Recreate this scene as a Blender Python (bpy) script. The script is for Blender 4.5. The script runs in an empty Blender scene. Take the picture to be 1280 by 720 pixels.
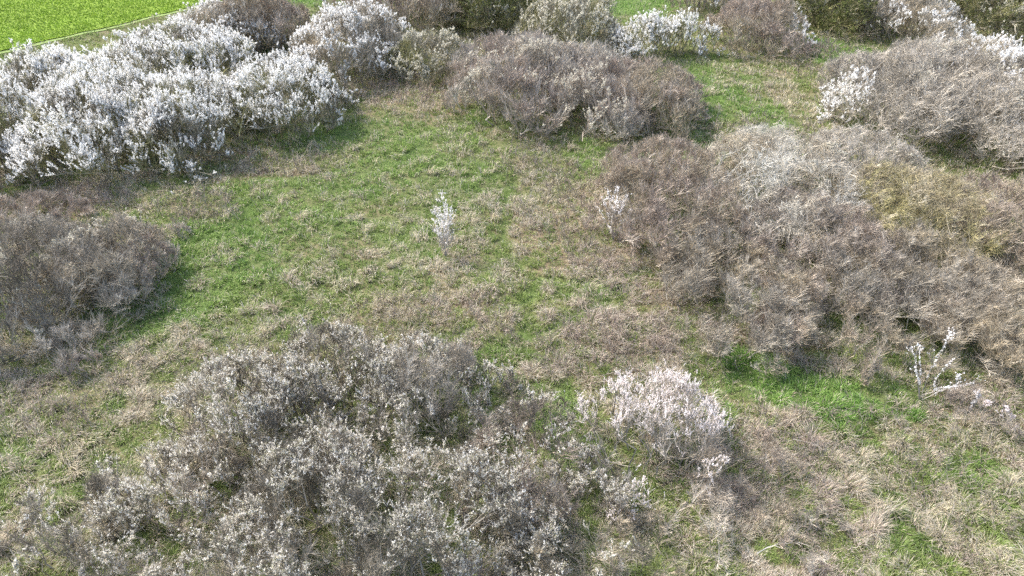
# Scrub meadow with flowering blackthorn seen from a drone.
import bpy, math
import numpy as np

C = bpy.context.scene.collection
sc = bpy.context.scene
R = math.radians
CAM_H = 13.0
PITCH = R(36.0)
F = 640.0 / math.tan(R(35.0))          # focal length in photo pixels (1280 wide)


def ground_at(px, py, z=0.0):
    """photo pixel -> point of the plane at height z"""
    u = (px - 640.0) / F
    v = -(py - 360.0) / F
    d = np.array([u, math.cos(PITCH) + v * math.sin(PITCH), -math.sin(PITCH) + v * math.cos(PITCH)])
    t = (z - CAM_H) / d[2]
    return d[0] * t, d[1] * t


# ------------------------------------------------------------------ noise
def _h(ix, iy, iz, s):
    n = (ix * 374761393 + iy * 668265263 + iz * 2147483647 + s * 144664549) & 0xFFFFFFFF
    n = ((n ^ (n >> 13)) * 1274126177) & 0xFFFFFFFF
    n = ((n ^ (n >> 16)) * 2246822519) & 0xFFFFFFFF
    return ((n ^ (n >> 15)) & 0xFFFFFF) / float(0xFFFFFF)


def noise2(x, y, s=0):
    x = np.asarray(x, float); y = np.asarray(y, float)
    an = 0.6 + 1.37 * s
    x, y = x * math.cos(an) - y * math.sin(an) + 517.3 + s, x * math.sin(an) + y * math.cos(an) + 391.7
    ix = np.floor(x).astype(np.int64); iy = np.floor(y).astype(np.int64)
    fx = x - ix; fy = y - iy
    fx = fx * fx * (3 - 2 * fx); fy = fy * fy * (3 - 2 * fy)
    z = 0
    return ((_h(ix, iy, z, s) * (1 - fx) + _h(ix + 1, iy, z, s) * fx) * (1 - fy)
            + (_h(ix, iy + 1, z, s) * (1 - fx) + _h(ix + 1, iy + 1, z, s) * fx) * fy)


def noise3(p, s=0):
    x, y, z = p[:, 0], p[:, 1], p[:, 2]
    iz = np.floor(z).astype(np.int64); fz = z - iz
    fz = fz * fz * (3 - 2 * fz)
    return noise2(x + iz * 17.31, y + iz * 7.77, s) * (1 - fz) + noise2(x + (iz + 1) * 17.31, y + (iz + 1) * 7.77, s) * fz


def fbm(x, y, s=0, o=3):
    a = 0.0; t = 0.0; w = 1.0
    for k in range(o):
        a = a + w * noise2(x * 2 ** k + 13.7 * k, y * 2 ** k - 5.1 * k, s + k); t += w; w *= 0.55
    return a / t


def terrain(x, y):
    return 0.55 * (fbm(x * 0.07, y * 0.07, 5, 2) - 0.5) + 0.16 * (fbm(x * 0.55, y * 0.55, 9, 2) - 0.5)


# ------------------------------------------------------------------ mesh
def build(name, V, T, col, mat, parent=None, mats=None, smooth=False):
    """V (n,3) T (m,3) col (n,3)"""
    me = bpy.data.meshes.new(name)
    V = np.ascontiguousarray(V, np.float32); T = np.ascontiguousarray(T, np.int32)
    me.vertices.add(len(V)); me.vertices.foreach_set('co', V.ravel())
    me.loops.add(T.size); me.loops.foreach_set('vertex_index', T.ravel())
    me.polygons.add(len(T)); me.polygons.foreach_set('loop_start', np.arange(0, T.size, 3, dtype=np.int32))
    me.polygons.foreach_set('use_smooth', np.full(len(T), smooth))
    if col is not None:
        a = me.attributes.new('tint', 'FLOAT_COLOR', 'POINT')
        c = np.ones((len(V), 4), np.float32); c[:, :3] = np.clip(col, 0, 1)
        a.data.foreach_set('color', c.ravel())
    me.update(calc_edges=True)
    me.materials.append(mat)
    o = bpy.data.objects.new(name, me); C.objects.link(o)
    if parent is not None:
        o.parent = parent
    return o


def unit(a):
    return a / np.maximum(np.linalg.norm(a, axis=-1, keepdims=True), 1e-9)


def rods(P, r0, taper=0.25):
    """P (n,m,3) polylines, r0 (n,) base radius; three-sided tapering rods ending in a point. -> V,T,per-rod vertex count"""
    n, m, _ = P.shape
    tan = unit(P[:, -1] - P[:, 0])
    ref = np.where(np.abs(tan[:, 2:3]) < 0.8, np.array([[0, 0, 1.0]]), np.array([[1.0, 0, 0]]))
    a = unit(np.cross(tan, ref)); b = np.cross(tan, a)
    k = 3
    nv = (m - 1) * k + 1
    V = np.empty((n, nv, 3))
    for i in range(m - 1):
        r = r0 * (1 - (1 - taper) * i / max(m - 1, 1))
        for j in range(k):
            w = 2 * math.pi * j / k
            V[:, i * k + j] = P[:, i] + (a * math.cos(w) + b * math.sin(w)) * r[:, None]
    V[:, -1] = P[:, -1]
    t = []
    for i in range(m - 2):
        for j in range(k):
            q = (j + 1) % k
            t.append((i * k + j, i * k + q, (i + 1) * k + q)); t.append((i * k + j, (i + 1) * k + q, (i + 1) * k + j))
    i = m - 2
    for j in range(k):
        t.append((i * k + j, i * k + (j + 1) % k, nv - 1))
    t = np.array(t)
    T = (t[None] + (np.arange(n) * nv)[:, None, None]).reshape(-1, 3)
    return V.reshape(-1, 3), T, nv


def pmesh(P, r0, col, taper=0.25):
    V, T, nv = rods(P, r0, taper)
    return V, T, np.repeat(col, nv, axis=0)


def merge(parts):
    V, T, K, o = [], [], [], 0
    for v, t, c in parts:
        V.append(v); T.append(t + o); K.append(c); o += len(v)
    return np.concatenate(V), np.concatenate(T), np.concatenate(K)


def rvec(rng, n):
    return unit(rng.normal(size=(n, 3)))


def grow(rng, par, mult, length, spread, up, m, t0=0.25, limit=None, bend=0.25, out=None):
    """children polylines off parents par (n,k,3)"""
    n, k, _ = par.shape
    cnt = rng.poisson(mult, n)
    idx = np.repeat(np.arange(n), cnt)
    N = len(idx)
    if N == 0:
        return np.zeros((0, m, 3)), idx
    t = (t0 + (1 - t0) * rng.random(N) ** 0.8) * (k - 1)
    i = np.minimum(t.astype(int), k - 2); f = (t - i)[:, None]
    A = par[idx, i]; B = par[idx, i + 1]
    S = A * (1 - f) + B * f
    d = unit(B - A)
    dirv = unit(d * (1 - spread * 0.5) + rvec(rng, N) * spread + np.array([0, 0, 1.0]) * up)
    L = length * (0.45 + 0.9 * rng.random(N))
    if limit is not None:
        for _ in range(2):
            over = limit(S + dirv * L[:, None])
            L = np.where(over, L * 0.5, L)
    P = np.empty((N, m, 3)); P[:, 0] = S
    step = (L / (m - 1))[:, None]
    for j in range(1, m):
        dirv = unit(dirv + rvec(rng, N) * bend + np.array([0, 0, 1.0]) * 0.08 * bend)
        P[:, j] = P[:, j - 1] + dirv * step
    return P, idx


def petals(rng, P, per, size, scatter, col, colvar, t0=0.1):
    """small triangles gathered round the twigs P -> V,T,col"""
    n, m, _ = P.shape
    N = n * per
    idx = np.repeat(np.arange(n), per)
    t = (t0 + (1 - t0) * rng.random(N)) * (m - 1)
    i = np.minimum(t.astype(int), m - 2); f = (t - i)[:, None]
    c = P[idx, i] * (1 - f) + P[idx, i + 1] * f + rvec(rng, N) * (scatter * rng.random(N) ** 0.5)[:, None]
    s = size * (0.6 + 0.8 * rng.random(N))
    a = rvec(rng, N); b = unit(np.cross(a, rvec(rng, N)))
    V = np.empty((N, 3, 3))
    V[:, 0] = c + a * s[:, None] * 0.7
    V[:, 1] = c - a * s[:, None] * 0.35 + b * s[:, None] * 0.55
    V[:, 2] = c - a * s[:, None] * 0.35 - b * s[:, None] * 0.55
    T = np.arange(N * 3).reshape(-1, 3)
    k = np.asarray(col)[None] if np.ndim(col) == 1 else col[idx]
    k = k * (1 + colvar * (rng.random((N, 1)) - 0.5)) * np.ones((N, 3))
    return V.reshape(-1, 3), T, np.repeat(k, 3, axis=0)


# ------------------------------------------------------------------ materials
def mat_tint(name, rough=0.8, transl=0.0, bump=False, spec=0.2):
    m = bpy.data.materials.new(name); m.use_nodes = True
    nt = m.node_tree; nt.nodes.clear()
    out = nt.nodes.new('ShaderNodeOutputMaterial')
    at = nt.nodes.new('ShaderNodeAttribute'); at.attribute_name = 'tint'
    tc = nt.nodes.new('ShaderNodeTexCoord')
    nz = nt.nodes.new('ShaderNodeTexNoise'); nz.inputs['Scale'].default_value = 9.0; nz.inputs['Detail'].default_value = 3
    mr = nt.nodes.new('ShaderNodeMapRange')
    mr.inputs['From Min'].default_value = 0.3; mr.inputs['From Max'].default_value = 0.7
    mr.inputs['To Min'].default_value = 0.8; mr.inputs['To Max'].default_value = 1.2
    mul = nt.nodes.new('ShaderNodeMix'); mul.data_type = 'RGBA'; mul.blend_type = 'MULTIPLY'; mul.inputs[0].default_value = 1.0
    nt.links.new(tc.outputs['Object'], nz.inputs['Vector'])
    nt.links.new(nz.outputs['Fac'], mr.inputs['Value'])
    nt.links.new(at.outputs['Color'], mul.inputs[6]); nt.links.new(mr.outputs['Result'], mul.inputs[7])
    pb = nt.nodes.new('ShaderNodeBsdfPrincipled')
    pb.inputs['Roughness'].default_value = rough
    pb.inputs['Specular IOR Level'].default_value = spec
    nt.links.new(mul.outputs[2], pb.inputs['Base Color'])
    if transl > 0:
        tr = nt.nodes.new('ShaderNodeBsdfTranslucent'); nt.links.new(mul.outputs[2], tr.inputs['Color'])
        mx = nt.nodes.new('ShaderNodeMixShader'); mx.inputs[0].default_value = transl
        nt.links.new(pb.outputs[0], mx.inputs[1]); nt.links.new(tr.outputs[0], mx.inputs[2])
        nt.links.new(mx.outputs[0], out.inputs['Surface'])
    else:
        nt.links.new(pb.outputs[0], out.inputs['Surface'])
    return m


M_BARK = mat_tint('bark', 0.85)
M_TWIG = mat_tint('twig_bark', 0.75)
M_PETAL = mat_tint('blossom_petal', 0.7, 0.45, spec=0.1)
M_LEAF = mat_tint('leaf', 0.6, 0.3)
M_GRASS = mat_tint('grass_blade', 0.65, 0.3)
M_STRAW = mat_tint('dry_grass_blade', 0.7, 0.25)
M_SOIL = mat_tint('thatch_soil', 0.95)


# ------------------------------------------------------------------ tagging
def tag(o, label=None, cat=None, group=None, kind=None):
    if label: o['label'] = label
    if cat: o['category'] = cat
    if group: o['group'] = group
    if kind: o['kind'] = kind
    return o


def thing(name, loc):
    o = bpy.data.objects.new(name, None); C.objects.link(o); o.location = loc
    o.empty_display_size = 0.3
    return o


# ------------------------------------------------------------------ ground cover maps (in metres on the ground)
class Field:
    def __init__(self, base, blobs):
        self.base = base; self.b = []
        for (px, py, rx, ry, v) in blobs:
            X, Y = ground_at(px, py)
            X2, _ = ground_at(px + rx, py)
            _, Ya = ground_at(px, py - ry); _, Yb = ground_at(px, py + ry)
            self.b.append((X, Y, abs(X2 - X), abs(Ya - Yb) / 2, v))

    def __call__(self, x, y):
        # ragged edges
        wx = x + 4.2 * (fbm(x * 0.55, y * 0.55, 31, 4) - 0.5)
        wy = y + 4.2 * (fbm(x * 0.55, y * 0.55, 47, 4) - 0.5)
        a = np.full(np.shape(x), self.base, float)
        for (X, Y, rx, ry, v) in self.b:
            q = ((wx - X) / rx) ** 2 + ((wy - Y) / ry) ** 2
            w = np.clip((1.9 - q) / 1.6, 0, 1); w = w * w * (3 - 2 * w)
            a = a * (1 - w) + v * w
        return a


# share of dry, straw-coloured grass: 0 fresh green, 1 all dry
DRY = Field(0.55, [
    (790, 4, 70, 16, 0.0), (410, -4, 60, 12, 0.0),
    (420, 270, 260, 140, 0.40), (520, 330, 150, 90, 0.50), (330, 250, 90, 60, 0.25), (470, 200, 120, 45, 0.30),
    (540, 125, 90, 28, 0.78), (620, 190, 60, 30, 0.42), (600, 150, 40, 16, 0.40), (690, 215, 60, 30, 0.62),
    (250, 340, 80, 70, 0.22), (180, 400, 60, 60, 0.25), (225, 430, 80, 40, 0.28), (130, 265, 30, 12, 0.2),
    (250, 260, 60, 22, 0.75), (330, 205, 90, 14, 0.85),
    (60, 520, 110, 70, 0.55), (30, 600, 70, 60, 0.40), (150, 480, 60, 50, 0.65), (80, 640, 90, 50, 0.6),
    (900, 130, 100, 60, 0.22), (1000, 110, 70, 45, 0.62), (1045, 70, 45, 18, 0.12), (800, 195, 100, 20, 0.2),
    (740, 215, 40, 18, 0.3), (960, 175, 60, 20, 0.5),
    (600, 280, 130, 50, 0.45), (690, 270, 60, 45, 0.85), (780, 300, 60, 60, 0.85),
    (560, 400, 150, 50, 0.78), (690, 370, 90, 26, 0.45), (720, 350, 60, 20, 0.4), (720, 400, 70, 25, 0.55),
    (740, 440, 110, 36, 0.80), (860, 400, 80, 40, 0.80), (870, 400, 26, 26, 0.4), (600, 460, 70, 40, 0.6),
    (620, 480, 50, 40, 0.35), (715, 540, 26, 80, 0.25), (690, 440, 30, 40, 0.6),
    (1015, 482, 110, 44, -0.35), (1060, 505, 80, 44, -0.2), (1110, 590, 32, 90, 0.25), (1100, 690, 50, 60, 0.45),
    (1180, 600, 120, 100, 0.66), (1255, 600, 36, 55, 0.3), (1230, 690, 60, 40, 0.8), (1180, 530, 80, 30, 0.75),
    (960, 610, 90, 80, 0.85), (1010, 560, 60, 40, 0.72), (905, 530, 18, 26, 0.2), (890, 570, 25, 18, 0.3),
    (960, 690, 70, 30, 0.6), (840, 680, 60, 40, 0.5), (1240, 510, 60, 30, 0.8),
    (300, 440, 90, 40, 0.7), (60, 270, 80, 40, 0.8),
])
# share of the pink-brown hue among the dry stems (the rest is straw yellow)
PINK = Field(0.45, [
    (700, 260, 80, 50, 0.8), (560, 400, 160, 55, 0.85), (800, 330, 90, 110, 0.9), (950, 620, 110, 100, 0.85),
    (1180, 600, 140, 110, 0.35), (1240, 520, 70, 40, 0.8), (540, 125, 90, 30, 0.75), (740, 450, 120, 40, 0.85), (250, 265, 90, 30, 0.8),
    (60, 270, 90, 60, 0.75), (150, 490, 90, 60, 0.7), (960, 110, 100, 60, 0.4), (430, 260, 250, 130, 0.3),
    (860, 410, 80, 50, 0.8), (1050, 70, 60, 30, 0.6),
])

# trodden lines in the grass, as photo-traced points on the ground: (points, half width m)
TRACKS = []
for pts, w in [([(640, 228), (629, 250), (634, 275), (629, 300), (641, 322), (668, 343), (720, 352)], 0.09),
               ([(668, 350), (657, 372), (662, 400), (652, 425), (656, 450)], 0.13),
               ([(300, 235), (312, 262), (318, 300)], 0.16),
               ([(760, 378), (700, 400), (640, 430)], 0.14),
               ([(590, 400), (520, 440), (470, 470)], 0.14)]:
    TRACKS.append((np.array([ground_at(*p) for p in pts]), w))


def track_dist(x, y):
    """distance to the nearest trodden line minus its half width"""
    best = np.full(np.shape(x), 99.0)
    wob = 0.45 * (noise2(x * 1.3, y * 1.3, 71) - 0.5)
    for pts, w in TRACKS:
        for a, b in zip(pts[:-1], pts[1:]):
            d = b - a; L = d @ d
            t = np.clip(((x - a[0]) * d[0] + (y - a[1]) * d[1]) / L, 0, 1)
            best = np.minimum(best, np.hypot(x - a[0] - t * d[0], y - a[1] - t * d[1]) + wob - w)
    return best


# the crop field's edge: a straight line on the ground
EA = np.array(ground_at(0, 62)); EB = np.array(ground_at(225, 14))
ED = (EB - EA) / np.linalg.norm(EB - EA)
EN = np.array([-ED[1], ED[0]])          # points away from the camera, into the field


def edge_dist(x, y):
    return (x - EA[0]) * EN[0] + (y - EA[1]) * EN[1]


def in_field(x, y):
    return edge_dist(x, y) > 0


# ------------------------------------------------------------------ terrain sheets
def axis(lo, hi, fine, far, step):
    a = np.arange(lo, hi + 1e-6, fine)
    right = [hi]; s = fine
    while right[-1] < far: s *= 1.35; right.append(right[-1] + s)
    left = [lo]; s = fine
    while left[-1] > -far: s *= 1.35; left.append(left[-1] - s)
    return np.concatenate([left[1:][::-1], a, right[1:]])


xs = axis(-42, 42, 0.28, 900, 1); ys = axis(2, 62, 0.28, 900, 1)
GX, GY = np.meshgrid(xs, ys)
gx, gy = GX.ravel(), GY.ravel()
gz = terrain(gx, gy)
td = track_dist(gx, gy)
gz -= 0.07 * np.clip(1 - td / 0.2, 0, 1)
dry = DRY(gx, gy)
n1 = fbm(gx * 0.9, gy * 0.9, 77, 3)
mix = np.clip((dry - 0.5) * 1.2 + 0.5 + (n1 - 0.5) * 1.2, 0, 1)[:, None]
mix = mix * (1 - 0.9 * np.clip(1 - td / 0.15, 0, 1)[:, None])
gcol = np.array([0.085, 0.13, 0.035]) * (1 - mix) + np.array([0.17, 0.135, 0.085]) * mix
nx, ny = len(xs), len(ys)
i = np.arange(nx * ny).reshape(ny, nx)
q = np.stack([i[:-1, :-1], i[:-1, 1:], i[1:, 1:], i[1:, :-1]], -1).reshape(-1, 4)
T = np.concatenate([q[:, [0, 1, 2]], q[:, [0, 2, 3]]])
tag(build('ground', np.stack([gx, gy, gz], -1), T, gcol, M_SOIL, smooth=True), kind='structure')


def strip(name, d0, d1, lift, col_fn, s0=-70, s1=120, ds=0.5, dd=0.5):
    """a sheet along the field edge between distances d0 and d1 from it"""
    s = np.arange(s0, s1, ds); d = np.arange(d0, d1 + 1e-6, dd)
    S, D = np.meshgrid(s, d)
    X = (EA[0] + S * ED[0] + D * EN[0]).ravel(); Y = (EA[1] + S * ED[1] + D * EN[1]).ravel()
    Z = terrain(X, Y) + lift
    i = np.arange(S.size).reshape(S.shape)
    q = np.stack([i[:-1, :-1], i[:-1, 1:], i[1:, 1:], i[1:, :-1]], -1).reshape(-1, 4)
    T = np.concatenate([q[:, [0, 1, 2]], q[:, [0, 2, 3]]])
    return tag(build(name, np.stack([X, Y, Z], -1), T, col_fn(X, Y), M_SOIL, smooth=True), kind='structure')


def field_col(x, y):
    n = fbm(x * 0.5, y * 0.5, 3, 3)[:, None]
    return np.array([0.18, 0.27, 0.035]) * (0.75 + 0.5 * n)


def line_col(x, y):
    n = fbm(x * 0.8, y * 0.8, 13, 3)[:, None]
    return np.array([0.20, 0.27, 0.09]) * (0.75 + 0.5 * n)


strip('crop_field', 0.3, 90, 0.06, field_col, dd=0.8, ds=0.8)
strip('path', -0.1, 0.3, 0.03, line_col, dd=0.18)

# ------------------------------------------------------------------ grass
rng = np.random.default_rng(11)


def sample_ground(n, box=(-160, -30, 1440, 860)):
    """points on the ground, thinning out with distance as the eye's need for them does"""
    px = box[0] + (box[2] - box[0]) * rng.random(n)
    py = box[1] + (box[3] - box[1]) * rng.random(n)
    u = (px - 640.0) / F; v = -(py - 360.0) / F
    dy = math.cos(PITCH) + v * math.sin(PITCH); dz = -math.sin(PITCH) + v * math.cos(PITCH)
    t = -CAM_H / dz
    return u * t, dy * t


def blades(x, y, h, w, lean, leandir, col, sag=0.5):
    """curved blades: two-segment, pointed"""
    n = len(x)
    z = terrain(x, y) - 0.02
    B = np.stack([x, y, z], -1)
    D = np.stack([np.cos(leandir), np.sin(leandir), np.zeros(n)], -1)
    az = leandir + math.pi / 2 + rng.normal(0, 0.9, n)
    W = np.stack([np.cos(az), np.sin(az), np.zeros(n)], -1) * (w / 2)[:, None]
    up = np.array([0, 0, 1.0])
    h1 = (h * 0.6)[:, None]; 
    Mi = B + up * h1 * 0.95 + D * (lean * h * 0.35)[:, None]
    tipz = np.maximum(1 - sag * lean, 0.25) * h
    Ti = B + up * tipz[:, None] + D * (lean * h)[:, None]
    V = np.empty((n, 5, 3))
    V[:, 0] = B - W; V[:, 1] = B + W; V[:, 2] = Mi + W * 0.8; V[:, 3] = Mi - W * 0.8; V[:, 4] = Ti
    t = np.array([(0, 1, 2), (0, 2, 3), (3, 2, 4)])
    T = (t[None] + (np.arange(n) * 5)[:, None, None]).reshape(-1, 3)
    return V.reshape(-1, 3), T, np.repeat(col, 5, axis=0)


NB = 1500000
x, y = sample_ground(NB)
# gather most blades into tussocks
cell = 0.46
rx_, ry_ = (x * 0.8 - y * 0.6) / cell + 900, (x * 0.6 + y * 0.8) / cell + 900      # cells turned off the axes
jx = np.floor(rx_).astype(np.int64); jy = np.floor(ry_).astype(np.int64)
bd = np.full(NB, 9e9); cx = np.zeros(NB); cy = np.zeros(NB); tuft = np.zeros(NB)
for ox in (-1, 0, 1):
    for oy in (-1, 0, 1):
        ax = jx + ox + _h(jx + ox, jy + oy, 1, 3); ay = jy + oy + _h(jx + ox, jy + oy, 2, 3)
        dd_ = (ax - rx_) ** 2 + (ay - ry_) ** 2
        m = dd_ < bd
        bd = np.where(m, dd_, bd); cx = np.where(m, ax, cx); cy = np.where(m, ay, cy)
        tuft = np.where(m, _h(jx + ox, jy + oy, 5, 8), tuft)
del bd, dd_, m, ax, ay
ux, uy = (cx - 900) * cell, (cy - 900) * cell
cx, cy = ux * 0.8 + uy * 0.6, -ux * 0.6 + uy * 0.8
pull = 0.5 * rng.random(NB)
x = x + (cx - x) * pull; y = y + (cy - y) * pull
keep = (edge_dist(x, y) < -0.2) & (y < 75)
x, y, cx, cy, tuft = x[keep], y[keep], cx[keep], cy[keep], tuft[keep]
d = np.sqrt(x * x + y * y + CAM_H ** 2)
big = fbm(x * 0.55, y * 0.55, 21, 3)
fine = noise2(x * 2.6, y * 2.6, 23)
td = track_dist(x, y)
ontrack = np.clip(1 - td / 0.10, 0, 1) * 0.8
pd = (DRY(x, y) - 0.5) * 1.0 + 0.28 + (big - 0.5) * 0.8 + (tuft - 0.5) * 0.8 + (fine - 0.5) * 0.9 - 0.5 * (edge_dist(x, y) > -4)
pd = np.clip(pd, 0.06, 0.86)
pd = pd * (1 - 0.9 * ontrack)
isdry = rng.random(len(x)) < np.clip(pd, 0.04, 0.96)
hgt = 0.4 + 0.7 * noise2(x * 1.4, y * 1.4, 33) + 0.4 * noise2(x * 3.1, y * 3.1, 35)
away = np.arctan2(y - cy, x - cx)
wind = 1.9 * (noise2(x * 0.6, y * 0.6, 41) - 0.5) * math.pi * 2
leandir = np.where(rng.random(len(x)) < 0.5, away, wind + rng.normal(0, 0.5, len(x)))


def split(mask, hs, name, mat, colf, leanr, wk):
    X, Y, dd = x[mask], y[mask], d[mask]
    n = len(X)
    h = hs[0] + (hs[1] - hs[0]) * rng.random(n)
    h = h * hgt[mask] * (0.6 + 0.8 * tuft[mask]) * (1 - 0.55 * ontrack[mask])
    w = wk * dd * (0.7 + 0.6 * rng.random(n))
    lean = leanr[0] + (leanr[1] - leanr[0]) * rng.random(n)
    V, T, K = blades(X, Y, h, w, lean, leandir[mask], colf(X, Y, n))
    return build(name, V, T, K, mat)


def greens(X, Y, n):
    k = rng.random((n, 1)); a = np.array([0.145, 0.235, 0.06]); b = np.array([0.35, 0.40, 0.15])
    g = noise2(X * 0.7, Y * 0.7, 51)[:, None]
    lush = np.clip(0.55 - DRY(X, Y), 0, 0.5)[:, None] * 2
    kk = np.clip(0.45 * k + 0.55 * g, 0, 1)
    c = a * (1 - kk) + b * kk
    return c * (1 - 0.12 * lush * np.array([1, -1.0, 1])) * (0.8 + 0.4 * rng.random((n, 1)))


def straws(X, Y, n):
    tan = np.array([0.56, 0.51, 0.36]); pink = np.array([0.46, 0.385, 0.32]); grey = np.array([0.54, 0.51, 0.43])
    p = np.clip(PINK(X, Y) + (noise2(X * 0.9, Y * 0.9, 61) - 0.5) * 0.8 + (rng.random(n) - 0.5) * 0.5, 0, 1)[:, None]
    c = tan * (1 - p) + pink * p
    g = (rng.random(n) < 0.22)[:, None]
    c = np.where(g, grey, c)
    return c * (0.7 + 0.6 * rng.random((n, 1)))


tag(split(~isdry, (0.10, 0.24), 'green_grass', M_GRASS, greens, (0.15, 1.0), 0.00075),
    'fresh green grass growing between the dry tussocks of the meadow', 'grass', kind='stuff')
tag(split(isdry, (0.11, 0.31), 'dry_grass', M_STRAW, straws, (0.15, 1.0), 0.00065),
    'dry straw and pinkish brown dead grass tussocks covering the meadow', 'grass', kind='stuff')

# young crop
x, y = sample_ground(160000, (-160, -60, 900, 90))
k = (edge_dist(x, y) > 0.25) & (y < 110)
x, y = x[k], y[k]; n = len(x)
d = np.sqrt(x * x + y * y + CAM_H ** 2)
c = np.array([0.215, 0.34, 0.04]) * (0.88 + 0.24 * rng.random((n, 1))) * (0.85 + 0.3 * fbm(x * 0.5, y * 0.5, 3, 3)[:, None])
V, T, K = blades(x, y, 0.10 + 0.10 * rng.random(n), 0.0010 * d, 0.3 + 0.8 * rng.random(n), rng.random(n) * 6.28, c)
V[:, 2] += 0.06
tag(build('young_crop', V, T, K, M_GRASS), 'bright green young cereal crop in the field beyond the hedge', 'crop', kind='stuff')

# tall dead weed stalks: thin upright branching stems in patches along the scrub edges
STALK = [(250, 262, 90, 26), (340, 208, 110, 16), (120, 250, 60, 20), (540, 120, 90, 26), (690, 255, 80, 40), (760, 320, 60, 60),
         (560, 410, 160, 50), (740, 440, 120, 40), (860, 420, 90, 50), (960, 610, 110, 90), (1000, 545, 70, 40),
         (680, 205, 90, 24), (1040, 80, 60, 30), (1200, 530, 90, 40), (130, 490, 70, 60), (60, 500, 60, 50),
         (300, 470, 90, 50), (820, 250, 60, 40), (1210, 640, 90, 70), (960, 170, 70, 18), (420, 470, 90, 40), (1080, 560, 80, 50)]
P0 = []
for (px, py, rx, ry) in STALK:
    X, Y = ground_at(px, py); X2, _ = ground_at(px + rx, py)
    _, Ya = ground_at(px, py - ry); _, Yb = ground_at(px, py + ry)
    rX = abs(X2 - X); rY = abs(Ya - Yb) / 2
    area = math.pi * rX * rY
    dist = math.hypot(Y, CAM_H)
    n = int(min(area * 26 * (20 / dist) ** 1.2, 4000))
    r = np.sqrt(rng.random(n)) * (1 + 0.25 * rng.normal(size=n)); a = rng.random(n) * 6.283
    P0.append(np.stack([X + r * rX * np.cos(a), Y + r * rY * np.sin(a)], -1))
P0 = np.concatenate(P0)
kk = (fbm(P0[:, 0] * 1.1, P0[:, 1] * 1.1, 91, 2) > 0.42) & (track_dist(P0[:, 0], P0[:, 1]) > 0.1)
P0 = P0[kk]
n = len(P0)
base = np.concatenate([P0, terrain(P0[:, 0], P0[:, 1])[:, None] - 0.02], 1)
dv = unit(np.array([0, 0, 1.0]) + rng.normal(0, 0.38, (n, 3)))
L = (0.3 + 0.45 * rng.random(n))[:, None]
P = np.stack([base, base + dv * L * 0.55, base + unit(dv + rng.normal(0, 0.25, (n, 3))) * L], 1)
Q, qi = grow(rng, P, 7, 0.22, 0.7, 0.25, 2, t0=0.3)
pal = np.array([[0.36, 0.29, 0.25], [0.42, 0.35, 0.28], [0.32, 0.27, 0.24], [0.48, 0.44, 0.37]])
c = pal[rng.integers(0, 4, n)]
dist = np.sqrt((base ** 2).sum(1) + CAM_H ** 2)
V, T, K = merge([pmesh(P, 0.00030 * dist, c), pmesh(Q, 0.00022 * dist[qi], c[qi] * (0.8 + 0.4 * rng.random((len(qi), 1))))])
tag(build('dead_weed_stalks', V, T, K, M_STRAW), 'thin brown dead weed stalks standing in patches along the scrub edges', 'dead stalks', kind='stuff')

# ------------------------------------------------------------------ shrubs
GREY = (0.36, 0.33, 0.275); DGREY = (0.21, 0.185, 0.145); PURP = (0.395, 0.33, 0.275); BROWN = (0.405, 0.35, 0.255)
LICH = (0.62, 0.61, 0.55); OLIVE = (0.30, 0.29, 0.13); TAN = (0.46, 0.40, 0.32); PALE = (0.50, 0.46, 0.39)
WHITE = (0.90, 0.90, 0.88); CREAM = (0.72, 0.70, 0.60); PINKW = (0.86, 0.80, 0.80); DULL = (0.70, 0.67, 0.57)
KINDS = dict(
    # tw: twig colours a/b, dens: twig density, bl: share of twigs in blossom, bc: blossom colour, lf: leaf share/colour
    white=dict(ps=0.021, lump=0.45, rag=0.4, a=DGREY, b=OLIVE, dens=0.8, bl=0.62, bc=WHITE, up=0.5, spray=0.42, hole=0.45),
    sparse=dict(a=GREY, b=BROWN, dens=1.0, bl=0.30, bc=WHITE, up=0.45, spray=0.30, hole=0.6),
    cream=dict(a=GREY, b=OLIVE, dens=1.0, bl=0.30, bc=CREAM, up=0.4, spray=0.28, hole=0.5),
    grey=dict(a=GREY, b=PALE, dens=1.1, bl=0.05, bc=CREAM, up=0.3, spray=0.2, hole=0.6),
    brown=dict(a=BROWN, b=PURP, dens=1.25, bl=0.0, bc=CREAM, up=0.45, spray=0.2, hole=0.5),
    purple=dict(a=PURP, b=PALE, dens=1.35, bl=0.05, bc=DULL, up=0.55, spray=0.18, hole=0.55),
    lichen=dict(a=LICH, b=BROWN, dens=0.9, bl=0.0, bc=CREAM, up=0.1, spray=0.2, hole=0.5),
    olive=dict(a=(0.16, 0.15, 0.09), b=OLIVE, dens=1.1, bl=0.03, bc=CREAM, up=0.2, spray=0.2, hole=0.5, lf=0.5, lc=(0.10, 0.12, 0.035)),
    yellow=dict(a=BROWN, b=(0.38, 0.345, 0.17), dens=1.2, bl=0.0, bc=CREAM, up=0.2, spray=0.2, hole=0.5),
    fore=dict(a=(0.17, 0.155, 0.12), b=(0.30, 0.265, 0.21), dens=1.0, bl=0.52, bc=(0.82, 0.79, 0.71), up=0.45, spray=0.13, fat=0.7, sd=1.3, ps=0.020, pw=3.0, hole=0.5),
)
count = [0]


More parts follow.
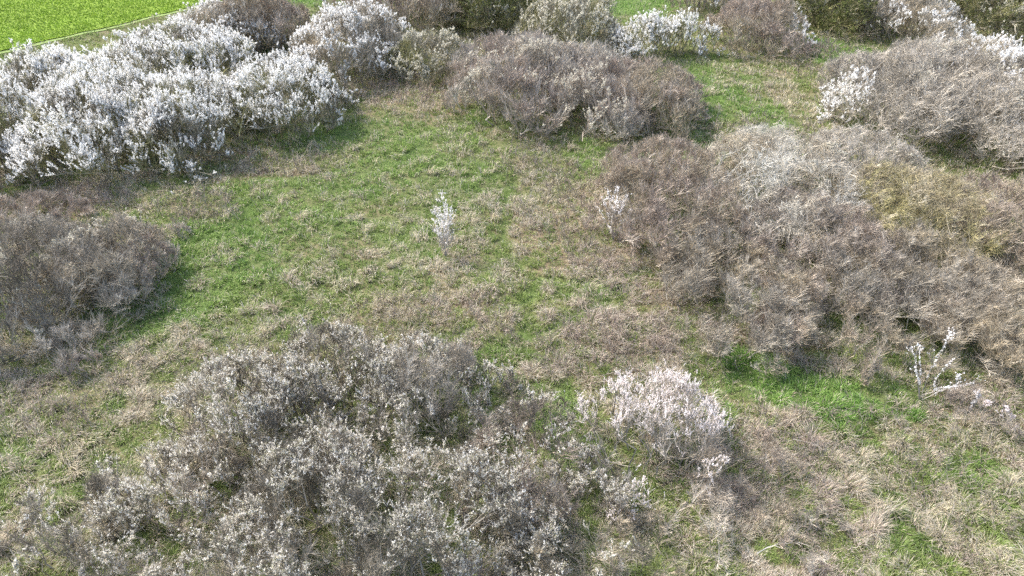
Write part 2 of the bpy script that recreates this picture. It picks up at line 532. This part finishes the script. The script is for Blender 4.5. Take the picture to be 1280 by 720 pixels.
def make_shrub(name, label, cat, group, box, H, kind, seed, **kw):
    k = dict(KINDS[kind]); k.update(kw)
    if group == G_T:
        k.setdefault('pw', 3.5); k.setdefault('ex', 0.6); k.setdefault('lump', 0.42); k.setdefault('lobe', 0.14); H = H * 1.1; k['dens'] *= 1.1
    if group == G_P:
        k.setdefault('lump', 0.45)
    if kind == 'fore':
        k.setdefault('lump', 0.4); k.setdefault('ex', 0.9); k.setdefault('rag', 0.45)
    rg = np.random.default_rng(seed * 7 + 3)
    x0, y0, x1, y1 = box
    xc = (x0 + x1) / 2
    _, Yf = ground_at(xc, y1, 0.1)
    _, Yt = ground_at(xc, y0, 0.8 * H)
    ry = max((Yt - Yf) / 1.5, 0.7 * min(H, 1.2))
    Yc = Yf + ry
    dist = math.hypot(Yc, CAM_H - H / 2)
    slant = Yc * math.cos(PITCH) + (CAM_H - H / 2) * math.sin(PITCH)
    g = 1.42 if group == G_T else (1.3 if kind == 'fore' else 1.2)
    rx = (x1 - x0) / 2 * slant / F * g; ry *= g - 0.05
    Xc = (xc - 640) * slant / F
    z0 = float(terrain(np.array([Xc]), np.array([Yc]))[0]) - 0.05
    root = thing(name, (Xc, Yc, z0)); tag(root, label, cat, group)
    area = 1.5 * math.pi * rx * ry + 1.2 * H * (rx + ry)

    def dome(px, py):
        a = np.arctan2(py / ry, px / rx)
        q = 0.6 * fbm((px + Xc) * 0.8, (py + Yc) * 0.8, 400, 2) + 0.4 * noise2((px + Xc) * 0.45, (py + Yc) * 0.45, seed)
        r = np.hypot(px / rx, py / ry) / (1 - k.get('lobe', 0.2) + 2 * k.get('lobe', 0.2) * noise2(np.cos(a) * 1.5 + 9, np.sin(a) * 1.5 + seed * 1.7, seed))
        s = np.clip(1 - r ** k.get('pw', 2.2), 0, 1) ** k.get('ex', 0.62)
        lump = k.get('lump', 0.85)
        return H * s * (0.9 - lump / 2 + lump * q)

    def over(p):
        return p[:, 2] > dome(p[:, 0], p[:, 1]) + 0.05 + k.get('rag', 0.26) * H * rg.random(len(p)) ** 4

    sc_ = np.clip(dist / 18.0, 0.75, 2.2)          # coarser twigs farther off
    # stems
    nS = int(np.clip(area * 1.3, 10, 160))
    th = rg.random(nS) * 6.283; r = np.sqrt(rg.random(nS)) * 0.93
    tx, ty = rx * r * np.cos(th), ry * r * np.sin(th)
    tz = dome(tx, ty) * (0.75 + 0.2 * rg.random(nS))
    b = np.stack([tx * 0.72 + rg.normal(0, 0.12, nS), ty * 0.72 + rg.normal(0, 0.12, nS), np.zeros(nS)], -1)
    e = np.stack([tx, ty, np.maximum(tz, 0.25)], -1)
    S = np.empty((nS, 5, 3))
    for j in range(5):
        f = j / 4
        S[:, j] = b * (1 - f) + e * f + rg.normal(0, 0.05 * H * (f * (1 - f) * 4 + 0.15), (nS, 3)) * (j > 0)
        S[:, j, 2] = np.maximum(S[:, j, 2], 0)
    L1, i1 = grow(rg, S, 7, 0.42 * H, 0.65, k['up'], 4, t0=0.25, limit=over, bend=0.16)
    L2, i2 = grow(rg, L1, 6.5 * k['dens'], 0.24 * H ** 0.7 * sc_ ** 0.3, 0.62, k['up'], 3, t0=0.15, limit=over, bend=0.16)
    tm = np.clip(area * (430 if kind == 'fore' else 400) * k['dens'] / sc_ ** 1.6 / max(len(L2), 1), 1.5, 16)
    L3, i3 = grow(rg, L2, tm, 0.24 * sc_ ** 0.6, 0.72, k['up'] * 0.8, 3 if sc_ < 1.3 else 2, t0=0.1, limit=over, bend=0.2)
    ca, cb = np.array(k['a']), np.array(k['b'])

    def colr(P, fam=None):
        m = P.mean(1) + np.array([Xc, Yc, 0])
        q = np.clip((noise3(m * 0.9, seed) - 0.5) * 2.2 + 0.5 + rg.normal(0, 0.2, len(P)), 0, 1)[:, None]
        c = ca * (1 - q) + cb * q
        if fam is None:
            fam = rg.random(len(P))
        pale = (fam > 0.80)[:, None]
        c = np.where(pale, c * 0.45 + np.array(PALE) * 0.6, c)
        tone = 0.62 + 0.75 * ((fam * 7.13) % 1.0)[:, None]
        return c * tone * (0.8 + 0.4 * rg.random((len(P), 1)))

    f1 = rg.random(len(L1)); f2 = f1[i2]; f3 = f2[i3]
    rs = 0.012 * H ** 0.7
    cS, c1, rS = colr(S) * 0.9, colr(L1, f1), rs * (0.7 + 0.7 * rg.random(nS))
    if nS <= 42:
        for j in range(nS):
            V, T, K = merge([pmesh(S[j:j + 1], rS[j:j + 1], cS[j:j + 1], 0.35), pmesh(L1[i1 == j], np.full((i1 == j).sum(), rs * 0.5), c1[i1 == j])])
            build('stem', V, T, K, M_BARK, root)
    else:
        V, T, K = merge([pmesh(S, rS, cS, 0.35), pmesh(L1, np.full(len(L1), rs * 0.5), c1)])
        build('stems', V, T, K, M_BARK, root)
    V, T, K = merge([pmesh(L2, (0.0046 + 0.0022 * (f2 > 0.8)) * sc_, colr(L2, f2)), pmesh(L3, np.full(len(L3), (0.0033 if kind == 'fore' else 0.0037) * sc_ ** 1.15), colr(L3, f3))])
    build('twigs', V, T, K, M_TWIG, root)

    def outer(P):
        m = P[:, -1]
        return m[:, 2] > 0.55 * dome(m[:, 0], m[:, 1]) - 0.1

    def blossomed(P, share, s):
        m = P[:, -1] + np.array([Xc, Yc, 0])
        q = noise3(m * 0.7, seed + s) * 0.45 + noise3(m * 2.2, seed + s + 1) * 0.55
        thr = np.quantile(q, 1 - min(share * 1.35, 0.98)) if len(q) else 1
        return (q > thr) & (rg.random(len(P)) < 0.8)

    if k['bl'] > 0:
        # sprays: short leaders set densely with flowers
        spr, _ = grow(rg, L2, np.clip(area * 190 * k.get('sd', 1.0) / sc_ ** 1.5 / max(len(L2), 1), 0.6, 9), k['spray'], 0.65, k['up'] + 0.1, 3, t0=0.4, limit=over, bend=0.12)
        if 'zone' in k:          # only part of this shrub flowers: (x, y, radius) in units of its half widths
            zx, zy, zr = k['zone']
            m = spr[:, -1]
            spr = spr[np.hypot(m[:, 0] / rx - zx, m[:, 1] / ry - zy) < zr * (0.7 + 0.6 * rg.random(len(spr)))]
        sel = blossomed(spr, k['bl'], 40) & outer(spr)
        spr = spr[sel]
        if len(spr):
            ps = k.get('ps', 0.026) * sc_ ** 0.9
            per = int(np.clip(k['spray'] * 70 / sc_ ** 0.6, 5, 24))
            cc = np.array(k['bc'])[None] * (0.88 + 0.17 * rg.random((len(spr), 1)))
            if kind == 'fore':
                wsel = (rg.random(len(spr)) < 0.22)[:, None]
                cc = np.where(wsel, np.array(WHITE), cc)
                osel = (rg.random(len(spr)) < 0.25)[:, None]
                cc = np.where(osel, np.array((0.48, 0.47, 0.34)), cc)
            V, T, K = merge([petals(rg, spr, per, ps, 0.018 * sc_ * k.get('fat', 1.0), cc, 0.2)])
            build('blossom', V, T, K, M_PETAL, root)
    if k.get('lf', 0) > 0:
        sel = (rg.random(len(L3)) < k['lf']) & outer(L3)
        V, T, K = petals(rg, L3[sel], 4, 0.034 * sc_ ** 0.8, 0.05, np.array(k['lc']), 0.7)
        build('leaves', V, T, K, M_LEAF, root)
    count[0] += 1
    return root


G_H = 'blackthorns of the hedge along the crop field'
G_F = 'shrubs of the foreground thicket'
G_T = 'leafless shrubs of the right thicket'
G_B = 'shrubs along the far edge of the meadow'
G_P = 'shrubs of the purplish clump at the head of the meadow'
G_L = 'leafless shrubs at the left edge'
SH = [
    # label, group, box, H, kind, extras
    ('white blossoming blackthorn at the left end of the hedge, cut by the photo edge', G_H, (-90, 70, 90, 268), 3.4, 'white', dict(bl=0.42)),
    ('large blackthorn thick with white blossom, second from the left end of the hedge', G_H, (50, 62, 225, 250), 3.3, 'white', dict(bl=0.55)),
    ('large blackthorn in dense white blossom where the hedge reaches farthest into the meadow', G_H, (150, 88, 310, 228), 3.1, 'white', dict(bl=0.5)),
    ('white blackthorn on the far side of the hedge facing the green crop', G_H, (130, 30, 300, 150), 3.1, 'white', dict(bl=0.55)),
    ('white blossoming blackthorn at the right end of the white stretch of hedge', G_H, (275, 75, 428, 196), 2.8, 'white', dict(bl=0.42)),
    ('blackthorn thinly set with white blossom at the back corner beside the crop field', G_H, (215, 0, 345, 90), 2.9, 'sparse', dict(bl=0.5)),
    ('leafless dark brown shrub between the white blackthorns at the back of the hedge', G_H, (262, -12, 385, 82), 3.2, 'brown', {}),
    ('greyish blackthorn with white tips only along its crown, behind the hedge end', G_H, (355, 12, 505, 128), 3.0, 'sparse', dict(bl=0.42)),
    ('olive grey shrub with cream buds between the hedge and the purplish clump', G_H, (478, 35, 592, 110), 2.6, 'cream', dict()),
    ('leafless brown shrub at the top edge above the cream budded shrub', G_B, (400, -40, 590, 50), 3.2, 'brown', {}),
    ('dark olive shrub with leafy ivy at the top edge, left of the pale budded shrub', G_B, (560, -45, 668, 48), 3.4, 'olive', {}),
    ('purplish leafless shrub, left half of the big rounded clump', G_P, (560, 44, 735, 178), 2.9, 'purple', dict(bl=0.08)),
    ('purplish grey shrub with pale lichened lower twigs, middle of the rounded clump', G_P, (668, 60, 812, 190), 2.8, 'purple', dict(bl=0.14)),
    ('reddish brown leafless shrub, right end of the rounded clump', G_P, (755, 72, 880, 184), 2.6, 'brown', dict(dens=1.3)),
    ('pale green grey budded shrub behind the purplish clump', G_B, (645, -12, 775, 80), 3.0, 'cream', dict(a=GREY, b=OLIVE, bl=0.35)),
    ('bright white blossoming blackthorn standing alone behind the purplish clump', G_B, (765, 14, 900, 78), 2.7, 'white', dict(bl=0.7)),
    ('small white flecked shrub at the top edge right of the lone white blackthorn', G_B, (835, -35, 945, 25), 2.6, 'sparse', dict(bl=0.4)),
    ('brownish shrub with one small tuft of white blossom on its right side', G_B, (885, 0, 1010, 82), 2.4, 'brown', dict(bl=0.8, bc=WHITE, spray=0.28, zone=(0.78, -0.2, 0.24))),
    ('dark olive green budded shrub at the top edge above the small green clearing', G_B, (985, -35, 1095, 54), 2.9, 'olive', {}),
    ('brown twiggy shrub with scattered cream buds right of the small green clearing', G_B, (1075, -20, 1195, 78), 2.8, 'sparse', dict(bl=0.22)),
    ('dark grey shrub with pale twigs in the top right corner', G_B, (1175, -30, 1325, 66), 3.0, 'olive', dict(lf=0.25, bl=0.12)),
    ('pale grey shrub with a bright white patch of blossom on its left flank', G_T, (1052, 72, 1180, 190), 2.4, 'grey', dict(bl=0.85, bc=WHITE, spray=0.3, zone=(-0.72, -0.05, 0.28))),
    ('large grey brown shrub below the top right corner, crown of tangled pale twigs', G_T, (1130, 58, 1275, 215), 2.7, 'grey', {}),
    ('grey shrub with white blossom sprays at the right edge of the photo', G_T, (1225, 62, 1345, 250), 2.6, 'sparse', dict(bl=0.32)),
    ('purplish brown fine twigged shrub at the meadow side of the right thicket', G_T, (765, 190, 925, 350), 1.9, 'brown', {}),
    ('shrub of pale lichen covered silvery branches in the upper middle of the right thicket', G_T, (890, 172, 1060, 325), 2.2, 'lichen', {}),
    ('low pale grey twiggy shrub right of the silvery lichened one', G_T, (1000, 165, 1130, 255), 1.8, 'grey', dict(a=PALE)),
    ('yellowish green tinged shrub in the right thicket', G_T, (1060, 215, 1225, 345), 2.0, 'yellow', {}),
    ('brown tangled shrub at the right edge beside the yellowish one', G_T, (1190, 225, 1340, 375), 2.0, 'brown', {}),
    ('brown shrub with a few silvery twigs at the lower left of the right thicket', G_T, (840, 295, 1000, 455), 1.6, 'brown', dict(b=GREY)),
    ('grey brown shrub in the very middle of the right thicket', G_T, (955, 255, 1120, 400), 1.9, 'brown', dict(a=GREY)),
    ('low brown shrub directly above the bright green grass patch', G_T, (960, 350, 1110, 468), 1.5, 'brown', {}),
    ('brown shrub behind the young white flowering blackthorn', G_T, (1080, 300, 1235, 468), 1.7, 'brown', dict(a=BROWN, b=GREY)),
    ('brown shrub with long arching pale twigs at the right edge, low in the thicket', G_T, (1180, 345, 1345, 500), 1.6, 'brown', dict(b=TAN)),
    ('large tangled grey shrub with dark hollows at the left edge', G_L, (-80, 270, 115, 480), 2.8, 'grey', dict(a=DGREY, b=GREY)),
    ('grey brown shrub with pale arching twigs right of the large grey one', G_L, (40, 268, 190, 440), 2.2, 'grey', dict(a=GREY, b=BROWN)),
    ('low purplish grey twiggy shrub nearest the meadow at the left', G_L, (120, 285, 225, 405), 1.2, 'purple', dict(bl=0.0)),
    ('faint brown shrub between the white hedge and the left grey shrubs', G_L, (-40, 235, 110, 310), 1.3, 'brown', dict(a=TAN)),
    ('thin grey purple bush below the large grey shrub at the left', G_L, (40, 400, 120, 480), 1.2, 'purple', dict(bl=0)),
    ('budded grey shrub with whitish crown at the upper left of the foreground thicket', G_F, (205, 448, 400, 640), 2.3, 'fore', dict(bl=0.62)),
    ('grey budded shrub at the top of the foreground thicket', G_F, (330, 405, 500, 580), 2.3, 'fore', dict(bl=0.5)),
    ('blue grey budded shrub right of the top of the foreground thicket', G_F, (450, 430, 600, 600), 2.0, 'fore', dict(a=GREY, bl=0.4)),
    ('dark grey shrub with cream buds in the middle of the foreground thicket', G_F, (290, 540, 480, 730), 2.6, 'fore', {}),
    ('dark shrub with bright bud clusters at the bottom centre of the foreground thicket', G_F, (430, 560, 640, 770), 2.6, 'fore', {}),
    ('thin grey shrub on the left fringe of the foreground thicket', G_F, (100, 560, 290, 740), 1.7, 'fore', dict(dens=0.8, bl=0.4, b=TAN)),
    ('low thin budded shrub in the bottom left corner', G_F, (-30, 620, 170, 800), 1.4, 'fore', dict(dens=0.6, bl=0.45)),
    ('grey shrub with pinkish buds at the right of the foreground thicket', G_F, (590, 500, 730, 680), 1.8, 'fore', dict(bl=0.35, b=PURP)),
    ('sprawling budded shrub at the bottom edge left of the middle', G_F, (220, 650, 430, 830), 2.2, 'fore', {}),
    ('low thin grey green shrub below the pinkish white blackthorn', G_F, (640, 600, 820, 790), 1.3, 'fore', dict(dens=0.7, bl=0.35)),
    ('thin sprig of tan twigs at the bottom edge right of the thicket', G_F, (840, 600, 935, 740), 1.1, 'grey', dict(a=TAN, b=PALE, dens=0.5, bl=0)),
    ('thin budded shrub in the gap between the foreground thicket and the meadow', G_F, (530, 455, 640, 560), 1.1, 'fore', dict(dens=0.5, bl=0.3)),
    ('low brownish budded shrub at the bottom edge, right end of the foreground thicket', G_F, (560, 640, 700, 800), 1.3, 'fore', dict(a=BROWN, b=PURP, bl=0.3)),
    ('dry brown bramble like shrub at the bottom edge left of the tan sprig', G_F, (740, 650, 850, 780), 0.9, 'brown', dict(dens=0.7, b=TAN)),
    ('pinkish white blackthorn standing by itself right of the foreground thicket', None, (722, 460, 912, 655), 2.3, 'sparse', dict(bl=0.5, lobe=0.12, sd=0.6, rag=0.55, lump=0.9, ex=0.75, up=0.6, bc=(0.90, 0.85, 0.83), a=GREY, b=TAN, dens=0.5, spray=0.30, ps=0.020, fat=0.6)),
    ('low reddish brown twiggy bush right of the pinkish white blackthorn', None, (910, 560, 1030, 690), 0.8, 'brown', dict(dens=0.5)),
    ('low brown dead bush at the bottom edge below the reddish brown one', None, (985, 640, 1080, 740), 0.7, 'purple', dict(dens=0.5, bl=0)),
    ('small grey pink bush with a few blossoms at the right edge below the thicket', None, (1185, 480, 1270, 560), 0.9, 'sparse', dict(dens=0.6, bl=0.03, bc=PINKW, b=PURP)),
]
for n_, (lab, grp, box, H, kind, kw) in enumerate(SH):
    cat = 'blackthorn' if 'blackthorn' in lab else 'shrub'
    make_shrub('blackthorn_shrub' if cat == 'blackthorn' else 'shrub', lab, cat, grp, box, H, kind, n_ + 1, **kw)


# ------------------------------------------------------------------ single flowering saplings
def sapling(label, px, py, H, spread, leaders, seed, share, ps=0.03, n_side=10, lean=(0, 0)):
    rg = np.random.default_rng(seed)
    X, Y = ground_at(px, py)
    z0 = float(terrain(np.array([X]), np.array([Y]))[0]) - 0.03
    root = thing('blackthorn_sapling', (X, Y, z0)); tag(root, label, 'sapling')
    dist = math.hypot(Y, CAM_H - H / 2); s_ = dist / 18
    n = leaders
    a = rg.random(n) * 6.283
    rr = spread * np.sqrt(rg.random(n)); rr[0] = 0
    e = np.stack([rr * np.cos(a) + lean[0] * H, rr * np.sin(a) + lean[1] * H, H * (1 - 0.55 * rr / max(spread, 1e-3)) * (0.85 + 0.15 * rg.random(n))], -1)
    e[0, 2] = H
    S = np.empty((n, 6, 3))
    for j in range(6):
        f = j / 5
        S[:, j] = e * np.array([f ** 1.3, f ** 1.3, f]) + rg.normal(0, 0.025, (n, 3)) * (0 < j < 5)
    L1, _ = grow(rg, S, n_side, 0.15 * H, 0.6, 0.35, 3, t0=0.25, bend=0.2)
    L2, i2 = grow(rg, L1, 5, 0.07 * H, 0.8, 0.2, 2, t0=0.2)
    c = lambda P: np.array([0.36, 0.33, 0.30]) * (0.7 + 0.6 * rg.random((len(P), 1)))
    for j in range(n):
        V, T, K = pmesh(S[j:j + 1], np.array([0.010]), c(S[j:j + 1])); build('stem', V, T, K, M_BARK, root)
    for j in range(len(L1)):
        m = i2 == j
        V, T, K = merge([pmesh(L1[j:j + 1], np.array([0.006 * s_ ** .5]), c(L1[j:j + 1])), pmesh(L2[m], np.full(m.sum(), 0.0035 * s_ ** .5), c(L2[m]))])
        build('twig', V, T, K, M_TWIG, root)
    parts = []
    for P, per, sc2 in ((S, 70, 0.03), (L1, 14, 0.018), (L2, 3, 0.01)):
        z = P[:, -1, 2]
        sel = rg.random(len(P)) < np.clip(share * (z / H - 0.32) * 3, 0, 1)
        if sel.any():
            parts.append(petals(rg, P[sel], per, ps, sc2, np.array([0.95, 0.93, 0.92]), 0.2, t0=0.5))
    V, T, K = merge(parts); build('blossom', V, T, K, M_PETAL, root)


sapling('slender upright white flowering sapling alone in the middle of the green meadow', 557, 320, 2.4, 0.34, 9, 5, 0.9, ps=0.030)
sapling('small bunch of pinkish white flowering shoots at the left tip of the right thicket', 766, 300, 2.0, 0.75, 16, 6, 1.0, n_side=4, ps=0.030)
sapling('young blackthorn with bright white flowering leaders beside the green patch at right', 1150, 497, 2.3, 0.95, 9, 19, 0.95, ps=0.028, n_side=3, lean=(0.0, 0.0))
sapling('tiny white flowering sapling at the right end of the young bright leaders', 1212, 512, 0.8, 0.25, 4, 23, 0.6, n_side=4)


# ------------------------------------------------------------------ lichened dead branches lying in the grass
def dead_branch(label, pts, r, seed, lift=0.25):
    rg = np.random.default_rng(seed)
    w = np.array([ground_at(*p) for p in pts])
    z = terrain(w[:, 0], w[:, 1]) + lift
    P = np.concatenate([w, z[:, None]], 1)[None] + rg.normal(0, 0.02, (1, len(pts), 3))
    cen = P[0].mean(0); cen[2] -= lift
    root = thing('dead_branch', cen); tag(root, label, 'branch')
    P = P - cen
    Q, _ = grow(rg, P, 9, 0.3, 0.7, 0.1, 3, t0=0.2)
    col = np.array([[0.55, 0.52, 0.45]])
    V, T, K = pmesh(P, np.array([r]), col); build('limb', V, T, K, M_BARK, root)
    for j in range(len(Q)):
        V, T, K = pmesh(Q[j:j + 1], np.array([r * 0.45]), col * 0.9); build('twig', V, T, K, M_TWIG, root)


dead_branch('pale bare dead branch lying in the grass at the bottom right of the middle', [(940, 697), (958, 690), (975, 686), (992, 684)], 0.012, 3)
dead_branch('thin arching pale stem lying over the grass below the bright green patch', [(990, 555), (1005, 556), (1018, 560), (1028, 570)], 0.008, 4)
dead_branch('twiggy white branch sticking out at the right side of the pinkish white blackthorn', [(872, 565), (880, 545), (886, 525), (888, 505)], 0.014, 8, 0.7)

# ------------------------------------------------------------------ camera, light
cam = bpy.data.cameras.new('camera'); co = bpy.data.objects.new('camera', cam); C.objects.link(co)
co.location = (0, 0, CAM_H); co.rotation_euler = (math.pi / 2 - PITCH, 0, 0)
cam.sensor_width = 36; cam.lens = 18 / math.tan(R(35)); cam.clip_end = 3000; cam.clip_start = 0.1
sc.camera = co

SUN_EL, SUN_AZ = R(48), R(-65)      # azimuth measured from +Y (view direction) towards +X
w = bpy.data.worlds.new('World'); sc.world = w; w.use_nodes = True
nt = w.node_tree
bg = nt.nodes['Background']
sky = nt.nodes.new('ShaderNodeTexSky'); sky.sky_type = 'NISHITA'; sky.sun_disc = False
sky.sun_elevation = SUN_EL; sky.sun_rotation = SUN_AZ
sky.air_density = 1.0; sky.dust_density = 4.0; sky.ozone_density = 1.0
nt.links.new(sky.outputs[0], bg.inputs['Color']); bg.inputs['Strength'].default_value = 0.15
sun = bpy.data.lights.new('sun', 'SUN'); sun.energy = 2.0; sun.angle = R(7.0); sun.color = (1.0, 0.96, 0.90)
so = bpy.data.objects.new('sun', sun); C.objects.link(so)
from mathutils import Vector
sd = Vector((math.sin(SUN_AZ) * math.cos(SUN_EL), math.cos(SUN_AZ) * math.cos(SUN_EL), math.sin(SUN_EL)))
so.rotation_euler = sd.to_track_quat('Z', 'Y').to_euler()

sc.view_settings.view_transform = 'Standard'; sc.view_settings.look = 'None'
sc.view_settings.gamma = 1.0; sc.view_settings.use_curve_mapping = False
sc.view_settings.exposure = 1.36
sc.render.engine = 'CYCLES'
sc.cycles.max_bounces = 5; sc.cycles.diffuse_bounces = 3; sc.cycles.transmission_bounces = 3
sc.cycles.use_denoising = False
sc.cycles.denoiser = 'OPENIMAGEDENOISE'
print('tris', sum(len(m.polygons) for m in bpy.data.meshes), 'shrubs', count[0])
